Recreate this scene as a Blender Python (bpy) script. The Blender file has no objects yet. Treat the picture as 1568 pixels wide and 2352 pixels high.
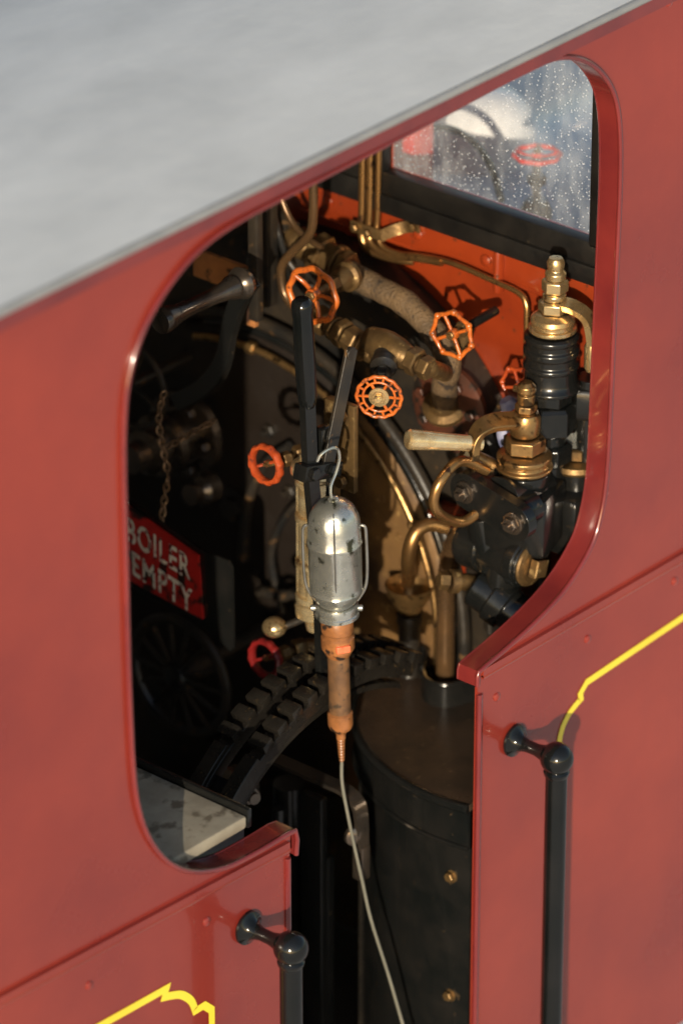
import bpy, bmesh, math, random
from mathutils import Vector, Matrix, geometry
random.seed(7)
V=Vector
# ------------------------------------------------------------------ materials
def new_mat(name):
    m=bpy.data.materials.new(name); m.use_nodes=True
    nt=m.node_tree; nt.nodes.clear()
    out=nt.nodes.new('ShaderNodeOutputMaterial'); return m,nt,out
def paint(name,c1,c2=None,rough=.4,metal=0,scale=6,coat=0,bump=0.0,bscale=60,lo=.35,hi=.7,rough2=None,c3=None,s3=40,t3=.62,stretch=None,spec=.5,painted_shade=None,croug=.1,crease_col=None):
    m,nt,out=new_mat(name)
    N=nt.nodes.new; L=nt.links.new
    b=N('ShaderNodeBsdfPrincipled'); L(b.outputs[0],out.inputs[0])
    geo=N('ShaderNodeNewGeometry'); src=geo.outputs['Position']
    if stretch:
        mp=N('ShaderNodeMapping'); mp.inputs['Scale'].default_value=stretch; L(src,mp.inputs[0]); src=mp.outputs[0]
    c2=c2 or tuple(x*.7 for x in c1)
    n=N('ShaderNodeTexNoise'); n.inputs['Scale'].default_value=scale; n.inputs['Detail'].default_value=6; n.inputs['Roughness'].default_value=.6
    L(src,n.inputs['Vector'])
    r=N('ShaderNodeValToRGB'); r.color_ramp.elements[0].position=lo; r.color_ramp.elements[1].position=hi
    r.color_ramp.elements[0].color=(*c1,1); r.color_ramp.elements[1].color=(*c2,1)
    L(n.outputs['Fac'],r.inputs[0]); col=r.outputs[0]
    def mixin(fac,c):
        nonlocal col
        mx=N('ShaderNodeMix'); mx.data_type='RGBA'; L(fac,mx.inputs[0]); L(col,mx.inputs[6]); mx.inputs[7].default_value=(*c,1); col=mx.outputs[2]
    if c3:
        n3=N('ShaderNodeTexNoise'); n3.inputs['Scale'].default_value=s3; n3.inputs['Detail'].default_value=5
        L(src,n3.inputs['Vector'])
        r3=N('ShaderNodeMapRange'); r3.inputs['From Min'].default_value=t3; r3.inputs['From Max'].default_value=t3+.07
        L(n3.outputs['Fac'],r3.inputs[0]); mixin(r3.outputs[0],c3)
    if painted_shade:  # shade painted into the colour as a gradient along one axis
        ax,a0,a1,sc=painted_shade
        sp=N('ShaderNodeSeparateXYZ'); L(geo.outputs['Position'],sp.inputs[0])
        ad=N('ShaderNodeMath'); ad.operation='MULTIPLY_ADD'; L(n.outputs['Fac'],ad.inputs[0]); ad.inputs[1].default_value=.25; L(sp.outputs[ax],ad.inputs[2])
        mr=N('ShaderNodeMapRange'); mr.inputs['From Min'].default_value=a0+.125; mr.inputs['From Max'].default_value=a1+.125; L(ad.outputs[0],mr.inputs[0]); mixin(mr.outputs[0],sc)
    if crease_col:  # mixes the given dark colour into creases and tight gaps
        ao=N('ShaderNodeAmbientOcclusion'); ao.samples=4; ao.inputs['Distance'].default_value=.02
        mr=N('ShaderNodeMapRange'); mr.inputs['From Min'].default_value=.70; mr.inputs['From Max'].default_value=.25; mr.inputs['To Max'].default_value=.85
        L(ao.outputs['AO'],mr.inputs[0]); mixin(mr.outputs[0],crease_col)
    L(col,b.inputs['Base Color'])
    b.inputs['Metallic'].default_value=metal
    b.inputs['Specular IOR Level'].default_value=spec
    if rough2 is not None:
        mr=N('ShaderNodeMapRange'); mr.inputs['From Min'].default_value=.3; mr.inputs['From Max'].default_value=.7
        mr.inputs['To Min'].default_value=rough; mr.inputs['To Max'].default_value=rough2
        L(n.outputs['Fac'],mr.inputs[0]); L(mr.outputs[0],b.inputs['Roughness'])
    else: b.inputs['Roughness'].default_value=rough
    b.inputs['Coat Weight'].default_value=coat; b.inputs['Coat Roughness'].default_value=croug
    if bump:
        nb=N('ShaderNodeTexNoise'); nb.inputs['Scale'].default_value=bscale; nb.inputs['Detail'].default_value=4; L(src,nb.inputs['Vector'])
        bp=N('ShaderNodeBump'); bp.inputs['Strength'].default_value=bump; bp.inputs['Distance'].default_value=.004
        L(nb.outputs['Fac'],bp.inputs['Height']); L(bp.outputs[0],b.inputs['Normal'])
    return m
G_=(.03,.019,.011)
M={}
M['sheet']=paint('red_cab_paint',(.29,.038,.021),(.185,.021,.016),rough=.20,scale=1.5,coat=.7,bump=.10,bscale=5,rough2=.30,c3=(.30,.052,.035),s3=90,t3=.70,croug=.05,lo=.34,hi=.68)
M['rim']=paint('red_rim_paint',(.19,.024,.021),(.13,.016,.017),rough=.2,scale=9,coat=1,bump=.12,bscale=24,croug=.07)
M['front']=paint('orange_red_plate_paint',(.27,.036,.008),(.19,.024,.007),rough=.28,scale=7,bump=.06,bscale=40,c3=(.09,.025,.012),s3=55,t3=.64,coat=.4)
M['roof']=paint('grey_roof_felt',(.58,.60,.615),(.42,.44,.455),rough=.6,scale=2.6,bump=.22,bscale=20,lo=.28,hi=.75,stretch=(1,2.2,1))
M['redge']=paint('grey_roof_edge',(.26,.27,.28),(.20,.21,.22),rough=.6,scale=12)
M['under']=paint('grimy_cab_lining',(.44,.40,.34),(.30,.27,.22),rough=.7)
M['yellow']=paint('yellow_lining_paint',(.88,.70,.05),(.82,.62,.04),rough=.35,coat=.3)
M['black']=paint('gloss_black_paint',(.006,.007,.007),(.013,.012,.011),rough=.13,scale=14,coat=.0,bump=.08,bscale=60,rough2=.24,c3=(.05,.034,.020),s3=70,t3=.68)
M['rail']=paint('black_handrail_enamel',(.005,.006,.006),(.009,.009,.009),rough=.09,scale=14,bump=.03,bscale=60)
M['bdirty']=paint('dirty_black_metal',(.012,.012,.012),(.034,.025,.016),rough=.28,scale=12,bump=.2,bscale=80,rough2=.48,c3=(.12,.066,.028),s3=45,t3=.63,spec=.5)
M['frame']=paint('black_window_frame_paint',(.006,.006,.006),(.014,.012,.010),rough=.3,scale=12,bump=.1,rough2=.5,c3=(.05,.035,.02),s3=60,t3=.70)
M['tooth']=paint('worn_black_iron',(.036,.031,.025),(.018,.016,.014),rough=.18,scale=20,bump=.08,bscale=110,rough2=.32,c3=(.12,.08,.04),s3=80,t3=.66,metal=.5)
M['horn']=paint('polished_dark_steel',(.20,.155,.12),(.09,.08,.07),rough=.16,scale=20,metal=.85,bump=.05,rough2=.3)
M['brown']=paint('heat_stained_backhead',(.22,.120,.042),(.075,.042,.022),rough=.40,scale=8,bump=.35,bscale=60,rough2=.6,c3=(.38,.24,.09),s3=42,t3=.63,metal=.2,painted_shade=(1,.50,.64,(.016,.011,.008)))  # heat stains, plus shade painted in towards the far side
M['lid']=paint('oily_tank_lid',(.058,.037,.024),(.022,.017,.013),rough=.22,scale=7,bump=.12,bscale=50,rough2=.42,c3=(.12,.08,.045),s3=60,t3=.66)
M['brass']=paint('worn_brass',(.50,.30,.12),(.24,.14,.055),rough=.24,metal=.88,scale=22,bump=.12,bscale=90,rough2=.42,c3=(.09,.055,.025),s3=50,t3=.56,crease_col=G_)
M['bbrass']=paint('polished_brass',(.82,.60,.31),(.52,.34,.15),rough=.18,metal=.86,scale=20,bump=.06,bscale=90,rough2=.32,c3=(.22,.13,.06),s3=60,t3=.62,crease_col=G_)
M['gauge']=paint('bright_gauge_metal',(.92,.76,.46),(.60,.40,.18),rough=.16,metal=.75,scale=34,bump=.15,bscale=50,rough2=.34,c3=(.16,.09,.04),s3=40,t3=.62,crease_col=G_)
M['bronze']=paint('tarnished_bronze',(.27,.165,.066),(.115,.07,.032),rough=.34,metal=.75,scale=25,bump=.3,bscale=90,rough2=.55,c3=(.44,.30,.13),s3=60,t3=.62,crease_col=G_)
M['copper']=paint('aged_copper',(.56,.31,.115),(.28,.15,.058),rough=.22,metal=.9,scale=18,bump=.08,bscale=70,rough2=.40,c3=(.10,.05,.03),s3=40,t3=.62,crease_col=G_)
M['dpipe']=paint('brown_tarnished_pipe',(.18,.10,.045),(.08,.05,.028),rough=.18,metal=.6,scale=18,bump=.1,rough2=.34,crease_col=G_)
M['lag']=paint('painted_pipe_lagging',(.17,.105,.05),(.08,.052,.028),rough=.7,scale=20,bump=1,bscale=190,c3=(.04,.028,.02),s3=45,t3=.58,crease_col=G_)
M['orange']=paint('orange_wheel_enamel',(.58,.145,.022),(.38,.075,.012),rough=.30,scale=30,bump=.15,bscale=90,c3=(.16,.05,.02),s3=90,t3=.58,coat=.3,crease_col=(.05,.02,.01))
M['redw']=paint('red_wheel_enamel',(.75,.030,.018),(.60,.025,.013),rough=.35,scale=30,bump=.15,bscale=90,c3=(.12,.03,.02),s3=90,t3=.72,coat=.2)
M['ored']=paint('orange_red_wheel_enamel',(.46,.075,.018),(.30,.04,.013),rough=.30,scale=30,bump=.15,bscale=90,c3=(.12,.03,.02),s3=90,t3=.60,coat=.3,crease_col=(.04,.012,.01))
M['dred']=paint('dull_red_enamel',(.22,.013,.012),(.14,.010,.01),rough=.35,scale=30,coat=.3)
M['alu']=paint('dull_tinned_steel',(.72,.72,.66),(.42,.43,.38),rough=.18,metal=.85,scale=18,bump=.35,bscale=36,rough2=.38,c3=(.09,.09,.06),s3=34,t3=.60,crease_col=(.05,.04,.03))
M['steel']=paint('bare_steel',(.50,.49,.45),(.30,.28,.25),rough=.32,metal=.9,scale=20)
M['bake']=paint('orange_brown_plastic',(.38,.15,.05),(.17,.07,.026),rough=.32,scale=26,bump=.2,bscale=80,c3=(.03,.02,.015),s3=44,t3=.55,coat=.2)
M['grip']=paint('worn_brown_rubber',(.20,.10,.042),(.09,.05,.028),rough=.42,scale=30,bump=.3,bscale=120,c3=(.06,.04,.025),s3=50,t3=.58)
M['cord']=paint('grey_cord',(.20,.19,.15),(.12,.115,.09),rough=.5)
M['cream']=paint('dirty_cream_board',(.42,.37,.28),(.26,.22,.16),rough=.5,scale=12,bump=.15,c3=(.16,.13,.09),s3=22,t3=.55)
M['signred']=paint('sign_red_enamel',(.50,.020,.016),(.30,.014,.013),rough=.3,scale=8,c3=(.02,.012,.010),s3=26,t3=.53,coat=.3)
M['white']=paint('worn_white_lettering',(.80,.76,.68),(.55,.50,.43),rough=.5,scale=20,c3=(.14,.03,.03),s3=80,t3=.54)
M['rust']=paint('rusty_chain',(.24,.15,.085),(.12,.07,.04),rough=.42,metal=.5,scale=60,bump=.3)
M['dplate']=paint('dark_oxide_plate',(.12,.034,.017),(.04,.019,.012),rough=.40,scale=7,bump=.15,c3=(.02,.015,.012),s3=30,t3=.56)
M['ground']=paint('pale_concrete',(.60,.60,.59),(.50,.50,.49),rough=.85,scale=1.2,bump=.1)
M['pale']=paint('pale_cream_enamel',(.92,.92,.91),(.88,.88,.88),rough=.3,scale=3)
M['barrel']=paint('pale_grey_barrel_paint',(.74,.76,.77),(.50,.53,.56),rough=.3,scale=5)
M['rag']=paint('blue_white_rag',(.45,.46,.60),(.16,.18,.38),rough=.9,scale=40)
M['floor']=paint('sooty_floor',(.03,.025,.02),(.015,.013,.012),rough=.8)
M['ochre']=paint('brown_painted_board',(.50,.21,.07),(.28,.11,.04),rough=.45,scale=14,c3=(.06,.03,.02),s3=30,t3=.57)
M['switch']=paint('red_switch',(.90,.22,.10),(.75,.12,.05),rough=.22,scale=60)
# wet dirty glass
m,nt,out=new_mat('wet_grimy_glass'); N=nt.nodes.new; L=nt.links.new
geo=N('ShaderNodeNewGeometry'); mp=N('ShaderNodeMapping'); mp.inputs['Scale'].default_value=(1,14,5); L(geo.outputs['Position'],mp.inputs[0])
n1=N('ShaderNodeTexNoise'); n1.inputs['Scale'].default_value=2.0; n1.inputs['Detail'].default_value=8; n1.inputs['Roughness'].default_value=.65; L(mp.outputs[0],n1.inputs['Vector'])
n2=N('ShaderNodeTexNoise'); n2.inputs['Scale'].default_value=5; n2.inputs['Detail'].default_value=4; L(geo.outputs['Position'],n2.inputs['Vector'])
mu=N('ShaderNodeMath'); mu.operation='ADD'; L(n1.outputs['Fac'],mu.inputs[0]); L(n2.outputs['Fac'],mu.inputs[1])
mr=N('ShaderNodeMapRange'); mr.inputs['From Min'].default_value=.9; mr.inputs['From Max'].default_value=1.4; mr.inputs['To Min'].default_value=.03; mr.inputs['To Max'].default_value=.26; L(mu.outputs[0],mr.inputs[0])
vo=N('ShaderNodeTexVoronoi'); vo.inputs['Scale'].default_value=115; L(geo.outputs['Position'],vo.inputs['Vector'])
dr=N('ShaderNodeMapRange'); dr.inputs['From Min'].default_value=.12; dr.inputs['From Max'].default_value=.20; dr.inputs['To Min'].default_value=.7; dr.inputs['To Max'].default_value=0; L(vo.outputs['Distance'],dr.inputs[0])
mxf=N('ShaderNodeMath'); mxf.operation='MAXIMUM'; L(mr.outputs[0],mxf.inputs[0]); L(dr.outputs[0],mxf.inputs[1])
df=N('ShaderNodeBsdfDiffuse'); df.inputs[0].default_value=(.85,.90,.96,1); tl=N('ShaderNodeBsdfTranslucent'); tl.inputs[0].default_value=(.9,.94,.98,1)
m1=N('ShaderNodeMixShader'); m1.inputs[0].default_value=.25; L(df.outputs[0],m1.inputs[1]); L(tl.outputs[0],m1.inputs[2])
tr=N('ShaderNodeBsdfTransparent'); gl=N('ShaderNodeBsdfGlossy'); gl.inputs['Roughness'].default_value=.05
m2=N('ShaderNodeMixShader'); m2.inputs[0].default_value=.05; L(tr.outputs[0],m2.inputs[1]); L(gl.outputs[0],m2.inputs[2])
m3=N('ShaderNodeMixShader'); L(mxf.outputs[0],m3.inputs[0]); L(m2.outputs[0],m3.inputs[1]); L(m1.outputs[0],m3.inputs[2]); L(m3.outputs[0],out.inputs[0]); M['glass']=m

# ------------------------------------------------------------------ geometry kit
def catmull(pts,sub=6,closed=False):
    pts=[V(p) for p in pts]; n=len(pts); o=[]
    rng=range(n if closed else n-1)
    for i in rng:
        if closed: p0,p1,p2,p3=pts[(i-1)%n],pts[i],pts[(i+1)%n],pts[(i+2)%n]
        else: p0,p1,p2,p3=pts[max(i-1,0)],pts[i],pts[i+1],pts[min(i+2,n-1)]
        for k in range(sub):
            t=k/sub
            o.append(.5*((2*p1)+(p2-p0)*t+(2*p0-5*p1+4*p2-p3)*t*t+(3*p1-p0-3*p2+p3)*t**3))
    if not closed: o.append(pts[-1].copy())
    return o
def frame(axis):
    a=V(axis).normalized(); return a.to_track_quat('Z','Y').to_matrix()
class G:
    def __init__(s): s.bm=bmesh.new()
    def face(s,vs,m=0):
        try:
            f=s.bm.faces.new(vs); f.material_index=m; f.smooth=True
        except ValueError: pass
    def lathe(s,p,axis,prof,n=28,m=0,rot=0,sq=None):
        R=frame(axis); p=V(p); rings=[]
        for r,h in prof:
            if r<1e-6: rings.append([s.bm.verts.new(p+R@V((0,0,h)))]); continue
            rings.append([s.bm.verts.new(p+R@V((r*math.cos(rot+2*math.pi*i/n),r*math.sin(rot+2*math.pi*i/n)*(sq or 1),h))) for i in range(n)])
        for A,B in zip(rings,rings[1:]):
            for i in range(n):
                j=(i+1)%n
                if len(A)==1 and len(B)==1: continue
                if len(A)==1: s.face([A[0],B[j],B[i]][::-1],m)
                elif len(B)==1: s.face([A[i],A[j],B[0]],m)
                else: s.face([A[i],A[j],B[j],B[i]],m)
        if len(rings[0])>1: s.face(rings[0][::-1],m)
        if len(rings[-1])>1: s.face(rings[-1],m)
    def cyl(s,a,b,r,r2=None,n=24,m=0,bev=0):
        a=V(a);b=V(b);h=(b-a).length; r2=r if r2 is None else r2
        if bev: s.lathe(a,b-a,[(r-bev,0),(r,bev),(r2,h-bev),(r2-bev,h)],n,m)
        else: s.lathe(a,b-a,[(r,0),(r2,h)],n,m)
    def nut(s,p,axis,r,h,m=0,n=6,rot=0):
        s.lathe(p,axis,[(r*.86,0),(r,h*.12),(r,h*.88),(r*.86,h)],n,m,rot)
    def tube(s,pts,r,n=12,m=0,sub=6,closed=False,radii=None,smooth=True):
        P=catmull(pts,sub,closed) if smooth else [V(p) for p in pts]
        K=len(P); rings=[]; nrm=None
        for i in range(K):
            t=(P[(i+1)%K]-P[(i-1)%K]) if closed else (P[min(i+1,K-1)]-P[max(i-1,0)])
            t.normalize()
            if nrm is None:
                nrm=t.orthogonal().normalized()
            nrm=(nrm-t*nrm.dot(t)).normalized(); bn=t.cross(nrm)
            rr=r if radii is None else radii(i/(K-1))
            rings.append([s.bm.verts.new(P[i]+(nrm*math.cos(2*math.pi*k/n)+bn*math.sin(2*math.pi*k/n))*rr) for k in range(n)])
        rg=range(K if closed else K-1)
        for i in rg:
            A=rings[i];B=rings[(i+1)%K]
            for k in range(n):
                j=(k+1)%n; s.face([A[k],A[j],B[j],B[k]],m)
        if not closed: s.face(rings[0][::-1],m); s.face(rings[-1],m)
    def box(s,c,size,R=None,bev=.002,m=0):
        R=R or Matrix.Identity(3); c=V(c)
        bm2=bmesh.new(); bmesh.ops.create_cube(bm2,size=1)
        for v in bm2.verts: v.co=V((v.co.x*size[0],v.co.y*size[1],v.co.z*size[2]))
        if bev: bmesh.ops.bevel(bm2,geom=bm2.edges[:],offset=bev,segments=2,affect='EDGES',profile=.5)
        mp={}
        for v in bm2.verts: mp[v]=s.bm.verts.new(c+R@v.co)
        for f in bm2.faces: s.face([mp[v] for v in f.verts],m)
        bm2.free()
    def prism(s,outer,plane,d0,d1,holes=(),m=0):
        loops=[list(outer)]+[list(h) for h in holes]
        def to3(p,d):
            if plane=='Y': return V((p[0],d,p[1]))
            if plane=='X': return V((d,p[0],p[1]))
            return V((p[0],p[1],d))
        flat=[p for l in loops for p in l]
        tris=geometry.tessellate_polygon([[V((p[0],p[1],0)) for p in l] for l in loops])
        A=[s.bm.verts.new(to3(p,d0)) for p in flat]; B=[s.bm.verts.new(to3(p,d1)) for p in flat]
        for t in tris:
            s.face([A[i] for i in t],m); s.face([B[i] for i in t][::-1],m)
        k=0
        for l in loops:
            n=len(l)
            for i in range(n):
                j=(i+1)%n; s.face([A[k+i],A[k+j],B[k+j],B[k+i]],m)
            k+=n
    def strap(s,pts,wdir,w,t,m=0,sub=6,smooth=True,closed=False):
        P=catmull(pts,sub,closed) if smooth else [V(p) for p in pts]
        wd=V(wdir).normalized()*(w/2); K=len(P); rings=[]
        for i in range(K):
            tg=(P[(i+1)%K]-P[(i-1)%K]) if closed else (P[min(i+1,K-1)]-P[max(i-1,0)])
            nn=tg.cross(wd).normalized()*(t/2)
            rings.append([s.bm.verts.new(P[i]+q) for q in (wd+nn,-wd+nn,-wd-nn,wd-nn)])
        for i in range(K if closed else K-1):
            A=rings[i];B=rings[(i+1)%K]
            for k in range(4):
                j=(k+1)%4; s.face([A[k],A[j],B[j],B[k]],m)
        if not closed: s.face(rings[0][::-1],m); s.face(rings[-1],m)
WL={}
def done(g,name,mats,parent=None,label=None,sharp=38,bevel=0):
    bm=g.bm
    bmesh.ops.recalc_face_normals(bm,faces=bm.faces[:])
    me=bpy.data.meshes.new(name)
    xs=[v.co.copy() for v in bm.verts]
    c=V([(min(p[i] for p in xs)+max(p[i] for p in xs))/2 for i in range(3)])
    for v in bm.verts: v.co-=c
    bm.to_mesh(me); bm.free()
    for k in (mats if isinstance(mats,(list,tuple)) else [mats]): me.materials.append(M[k])
    me.set_sharp_from_angle(angle=math.radians(sharp))
    o=bpy.data.objects.new(name,me); bpy.context.scene.collection.objects.link(o)
    if bevel:
        bv=o.modifiers.new('bevel','BEVEL'); bv.width=bevel; bv.segments=2; bv.limit_method='ANGLE'; bv.angle_limit=math.radians(40); bv.harden_normals=False
    if parent is not None:
        o.parent=parent; o.location=c-WL[parent.name]
    else: o.location=c
    WL[o.name]=c
    if label: o['label']=label
    return o
def thing(name,loc,label,cat):
    o=bpy.data.objects.new(name,None); o.empty_display_size=.1; bpy.context.scene.collection.objects.link(o)
    o.location=loc; WL[o.name]=V(loc); o['label']=label; o['category']=cat; return o

LOCO=thing('steam_locomotive',(0,.7,-1.9),'red steam locomotive cab with yellow lining, grey roof and brass fittings','locomotive')

# ------------------------------------------------------------------ near cab side
OPEN=[(-.129,-.549),(-.22,-.550),(-.30,-.543),(-.378,-.514),(-.436,-.467),(-.477,-.405),(-.500,-.340),(-.511,-.261),(-.516,-.1),(-.517,.1),(-.517,.25),(-.513,.365),(-.497,.44),(-.461,.505),(-.405,.555),(-.335,.590),(-.231,.608),(0,.617),(.231,.628),(.43,.639),(.511,.640),(.568,.629),(.622,.603),(.668,.562),(.698,.514),(.713,.449),(.718,.35),(.715,.2),(.711,.039),(.708,-.12),(.703,-.215),(.689,-.280),(.663,-.330),(.603,-.379),(.531,-.410),(.435,-.435),(.360,-.449)]
op=[(p.x,p.z) for p in catmull([(x,0,z) for x,z in OPEN],4)]
g=G()
outer=[(-1.1,-1.5),(-.135,-1.5),(-.133,-.60)]+op+[(.360,-.49),(.360,-1.5),(1.35,-1.5),(1.35,.715),(-1.1,.655)]
g.prism(outer,'Y',0,.006)
side=done(g,'cab_side_panel',['sheet'],LOCO,'red painted cab side with rounded opening and doorway')
g=G()
path=[(-.122,0,-.60),(-.119,0,-.57),(-.124,0,-.552)]+[(x,0,z) for x,z in op[1:-1]]+[(.356,0,-.451),(.353,0,-.460),(.353,0,-.478)]
g.strap([(p[0],.0165,p[2]) for p in path],(0,1,0),.043,.005,smooth=False)
g.tube([(p[0],-.005,p[2]) for p in path],.0046,n=12,smooth=False)
g.tube([(p[0],.038,p[2]) for p in path],.0032,n=8,smooth=False)
done(g,'opening_rim',['rim'],side)
g=G()
g.strap([(1.34,-.003,-.458),(.366,-.003,-.458)],(0,0,1),.016,.010,smooth=False)
g.tube([(1.34,-.006,-.466),(.366,-.006,-.466)],.0035,n=8,smooth=False)
done(g,'beading_strip',['sheet'],side)
g=G()
g.strap([(-1.09,-.003,-.531),(-.14,-.003,-.574)],(0,0,1),.016,.010,smooth=False)
g.tube([(-1.09,-.006,-.539),(-.14,-.006,-.582)],.0035,n=8,smooth=False)
done(g,'beading_strip',['sheet'],side)
for x,z0 in ((.364,-.50),(-.139,-.60)):
    g=G(); g.tube([(x,-.001,z0),(x+.001,-.001,-1.49)],.006,n=10,smooth=False); done(g,'door_edge_moulding',['rim'],side)
for x,z in ((.922,-.504),(.668,-.518),(.413,-.527),(.846,.643),(-.34,-.63),(-.62,-.618)):
    g=G(); g.lathe((x,0,z),(0,-1,0),[(.0085,-.001),(.008,.002),(.005,.0042),(0,.005)],16); done(g,'rivet',['sheet'],side)
def lining(pts):
    g=G()
    P=[V((x,z)) for x,z in pts]; w=.0072; n=len(P); ring=[]
    for i in range(n):
        a=P[max(i-1,0)];b=P[min(i+1,n-1)]
        t1=(P[i]-a).normalized() if i>0 else (b-P[i]).normalized()
        t2=(b-P[i]).normalized() if i<n-1 else t1
        t=(t1+t2).normalized(); q=V((-t.y,t.x)); k=w/max(.45,q.dot(V((-t1.y,t1.x))))
        ring.append([g.bm.verts.new((P[i].x+q.x*s*k,-.0015,P[i].y+q.y*s*k)) for s in (1,-1)])
    for A,B in zip(ring,ring[1:]): g.face([A[0],A[1],B[1],B[0]])
    return done(g,'yellow_lining',['yellow'],side)
arc=lambda pts:[(p.x,p.z) for p in catmull([(x,0,z) for x,z in pts],6)]
lining([(1.3,-.574),(.953,-.590),(.668,-.606),(.650,-.622)]+arc([(.652,-.634),(.622,-.648),(.600,-.672),(.591,-.705),(.590,-.74)])+[(.591,-1.45)])
lining([(-1.0,-.690),(-.593,-.706),(-.440,-.712),(-.446,-.726)]+arc([(-.430,-.731),(-.405,-.742),(-.382,-.765),(-.372,-.79)])+[(-.35,-.790),(-.332,-.808),(-.332,-1.45)])

# handrails
for x,z in ((.460,-.634),(-.243,-.687)):
    g=G()
    g.lathe((x,-.001,z),(0,-1,0),[(.028,0),(.0305,.003),(.030,.007),(.022,.011),(.015,.020),(.0115,.034),(.0115,.055),(.0145,.068),(.018,.078)],32)
    g.lathe((x,-.1,z),(0,0,1),[(0,-.030)]+[(.030*math.cos(t),.030*math.sin(t)) for t in [math.radians(q) for q in range(-75,90,15)]]+[(0,.030)],32)
    hr=done(g,'handrail',['rail'],LOCO,'glossy black vertical handrail with ball stanchion')
    g=G(); g.cyl((x,-.1,z-.02),(x+.002,-.1,-1.6),.0195,n=32); g.lathe((x,-.1,z-.022),(0,0,-1),[(.0205,0),(.0235,.004),(.0225,.01),(.0195,.014)],28)
    done(g,'rail_rod',['rail'],hr)

# roof
g=G()
ys=[-.045+1.59*i/40 for i in range(41)]
def rz(y): return .125*(1-((y-.75)/.795)**2)
prof=[(y,rz(y)) for y in ys]
xs=[-1.25+i*.15 for i in range(16)]
rows=[]
for x in xs:
    z0=.690+.024*x
    top=[g.bm.verts.new((x,y,z0+h)) for y,h in prof]
    bot=[g.bm.verts.new((x,y,z0+h-.014)) for y,h in prof]
    rows.append((top,bot))
for (t1,b1),(t2,b2) in zip(rows,rows[1:]):
    for i in range(len(ys)-1):
        g.face([t1[i],t1[i+1],t2[i+1],t2[i]],0); g.face([b1[i],b2[i],b2[i+1],b1[i+1]],1)
    g.face([t1[0],t2[0],b2[0],b1[0]],2); g.face([t1[-1],b1[-1],b2[-1],t2[-1]],2)
for t,b in (rows[0],rows[-1]):
    for i in range(len(ys)-1): g.face([t[i],b[i],b[i+1],t[i+1]],0)
g.tube([(-1.25,-.046,.690-.03-.008),(1.0,-.046,.690+.024-.008)],.0075,n=12,smooth=False,m=2)
roof=done(g,'cab_roof',['roof','under','redge'],LOCO,'weathered grey curved cab roof')
g=G(); g.strap([(-1.25,-.036,.690-.03-.03),(1.0,-.036,.690+.024-.03)],(0,0,1),.028,.006,smooth=False); done(g,'roof_gutter_angle',['rim'],roof)

# front plate (weatherboard)
g=G()
g.prism([(.007,-1.45),(1.43,-1.45),(1.43,.76),(.75,.80),(.007,.70)],'X',.80,.808,holes=[[(.105,.19),(.575,.19),(.575,.60),(.105,.60)]])
front=done(g,'cab_front_plate',['front'],LOCO,'orange-red painted cab front plate')
g=G()
g.box((.790,.345,.168),(.030,.53,.044),bev=.004); g.box((.778,.345,.130),(.020,.55,.036),bev=.003)
g.box((.790,.592,.40),(.030,.032,.44),bev=.004); g.box((.790,.090,.40),(.030,.030,.44),bev=.004); g.box((.790,.345,.615),(.030,.53,.03),bev=.004)
g.box((.784,.70,.135),(.016,.16,.045),bev=.003); g.box((.790,.70,.33),(.012,.17,.36),bev=.003)
win=done(g,'window_frame',['frame'],front)
g=G(); g.box((.803,.34,.395),(.003,.468,.408),bev=0); done(g,'window_pane',['glass'],win,'wet streaky glass')
g=G(); g.box((.793,.44,.080),(.012,.69,.058),bev=.003); g.tube([(.789,.10,.052),(.789,.785,.052)],.004,n=8,smooth=False)
done(g,'stiffening_angle',['front'],front)
g=G(); g.lathe((.784,.309,.112),(0,0,-1),[(.012,0),(.013,.004),(.013,.075),(.012,.08)],20,sq=.7); done(g,'joint_cover',['front'],front)
for y,z in ((.715,.088),(.342,.081),(.50,.085)):
    g=G(); g.lathe((.786,y,z),(-1,0,0),[(.011,0),(.011,.003),(.007,.006),(0,.007)],16); done(g,'rivet',['front'],front)

# remaining cab shell
g=G(); g.prism([(-1.08,-1.5),(.81,-1.5),(.81,.66),(-1.08,.63)],'Y',1.40,1.406); done(g,'far_cab_side',['under'],LOCO)
g=G(); g.prism([(.01,-1.5),(1.40,-1.5),(1.40,.64),(.75,.74),(.01,.64)],'X',-1.08,-1.07); done(g,'cab_rear_plate',['under'],LOCO)
g=G(); g.box((0,.70,-1.47),(2.1,1.38,.03),bev=0); done(g,'cab_floor',['floor'],LOCO)

# boiler
g=G()
g.lathe((.73,.72,-.47),(1,0,0),[(.490,0),(.5,.010),(.5,.068)],96)
done(g,'boiler_cladding',['bdirty'],LOCO,'black boiler cladding ring')
g=G(); g.box((.775,.86,-1.02),(.03,1.06,.84),bev=.003); done(g,'firebox_casing',['bdirty'],LOCO,'sooty black firebox casing plate')
g=G()
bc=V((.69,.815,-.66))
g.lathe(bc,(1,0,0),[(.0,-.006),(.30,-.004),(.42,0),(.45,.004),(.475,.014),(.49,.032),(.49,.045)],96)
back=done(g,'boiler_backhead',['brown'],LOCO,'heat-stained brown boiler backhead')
def onback(ang,R,x=.68): return V((x,bc.y-R*math.cos(math.radians(ang)),bc.z+R*math.sin(math.radians(ang))))
g=G(); g.tube([onback(a_,.505,.70) for a_ in range(-20,120,5)],.013,n=10); done(g,'flange_ring',['bdirty'],back)
g=G(); g.tube([onback(a_,.462,.675) for a_ in range(-8,110,5)],.0070,n=12)
for a_ in (28,60,88): g.nut(onback(a_,.462,.675),V((0,math.sin(math.radians(a_)),math.cos(math.radians(a_)))),.0120,.02)
done(g,'blower_pipe',['brass'],back,'long curved brass pipe')
g=G(); g.tube([onback(a_,.485,.70) for a_ in range(-10,110,5)],.010,n=10); done(g,'insulated_pipe',['black'],back)
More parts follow.
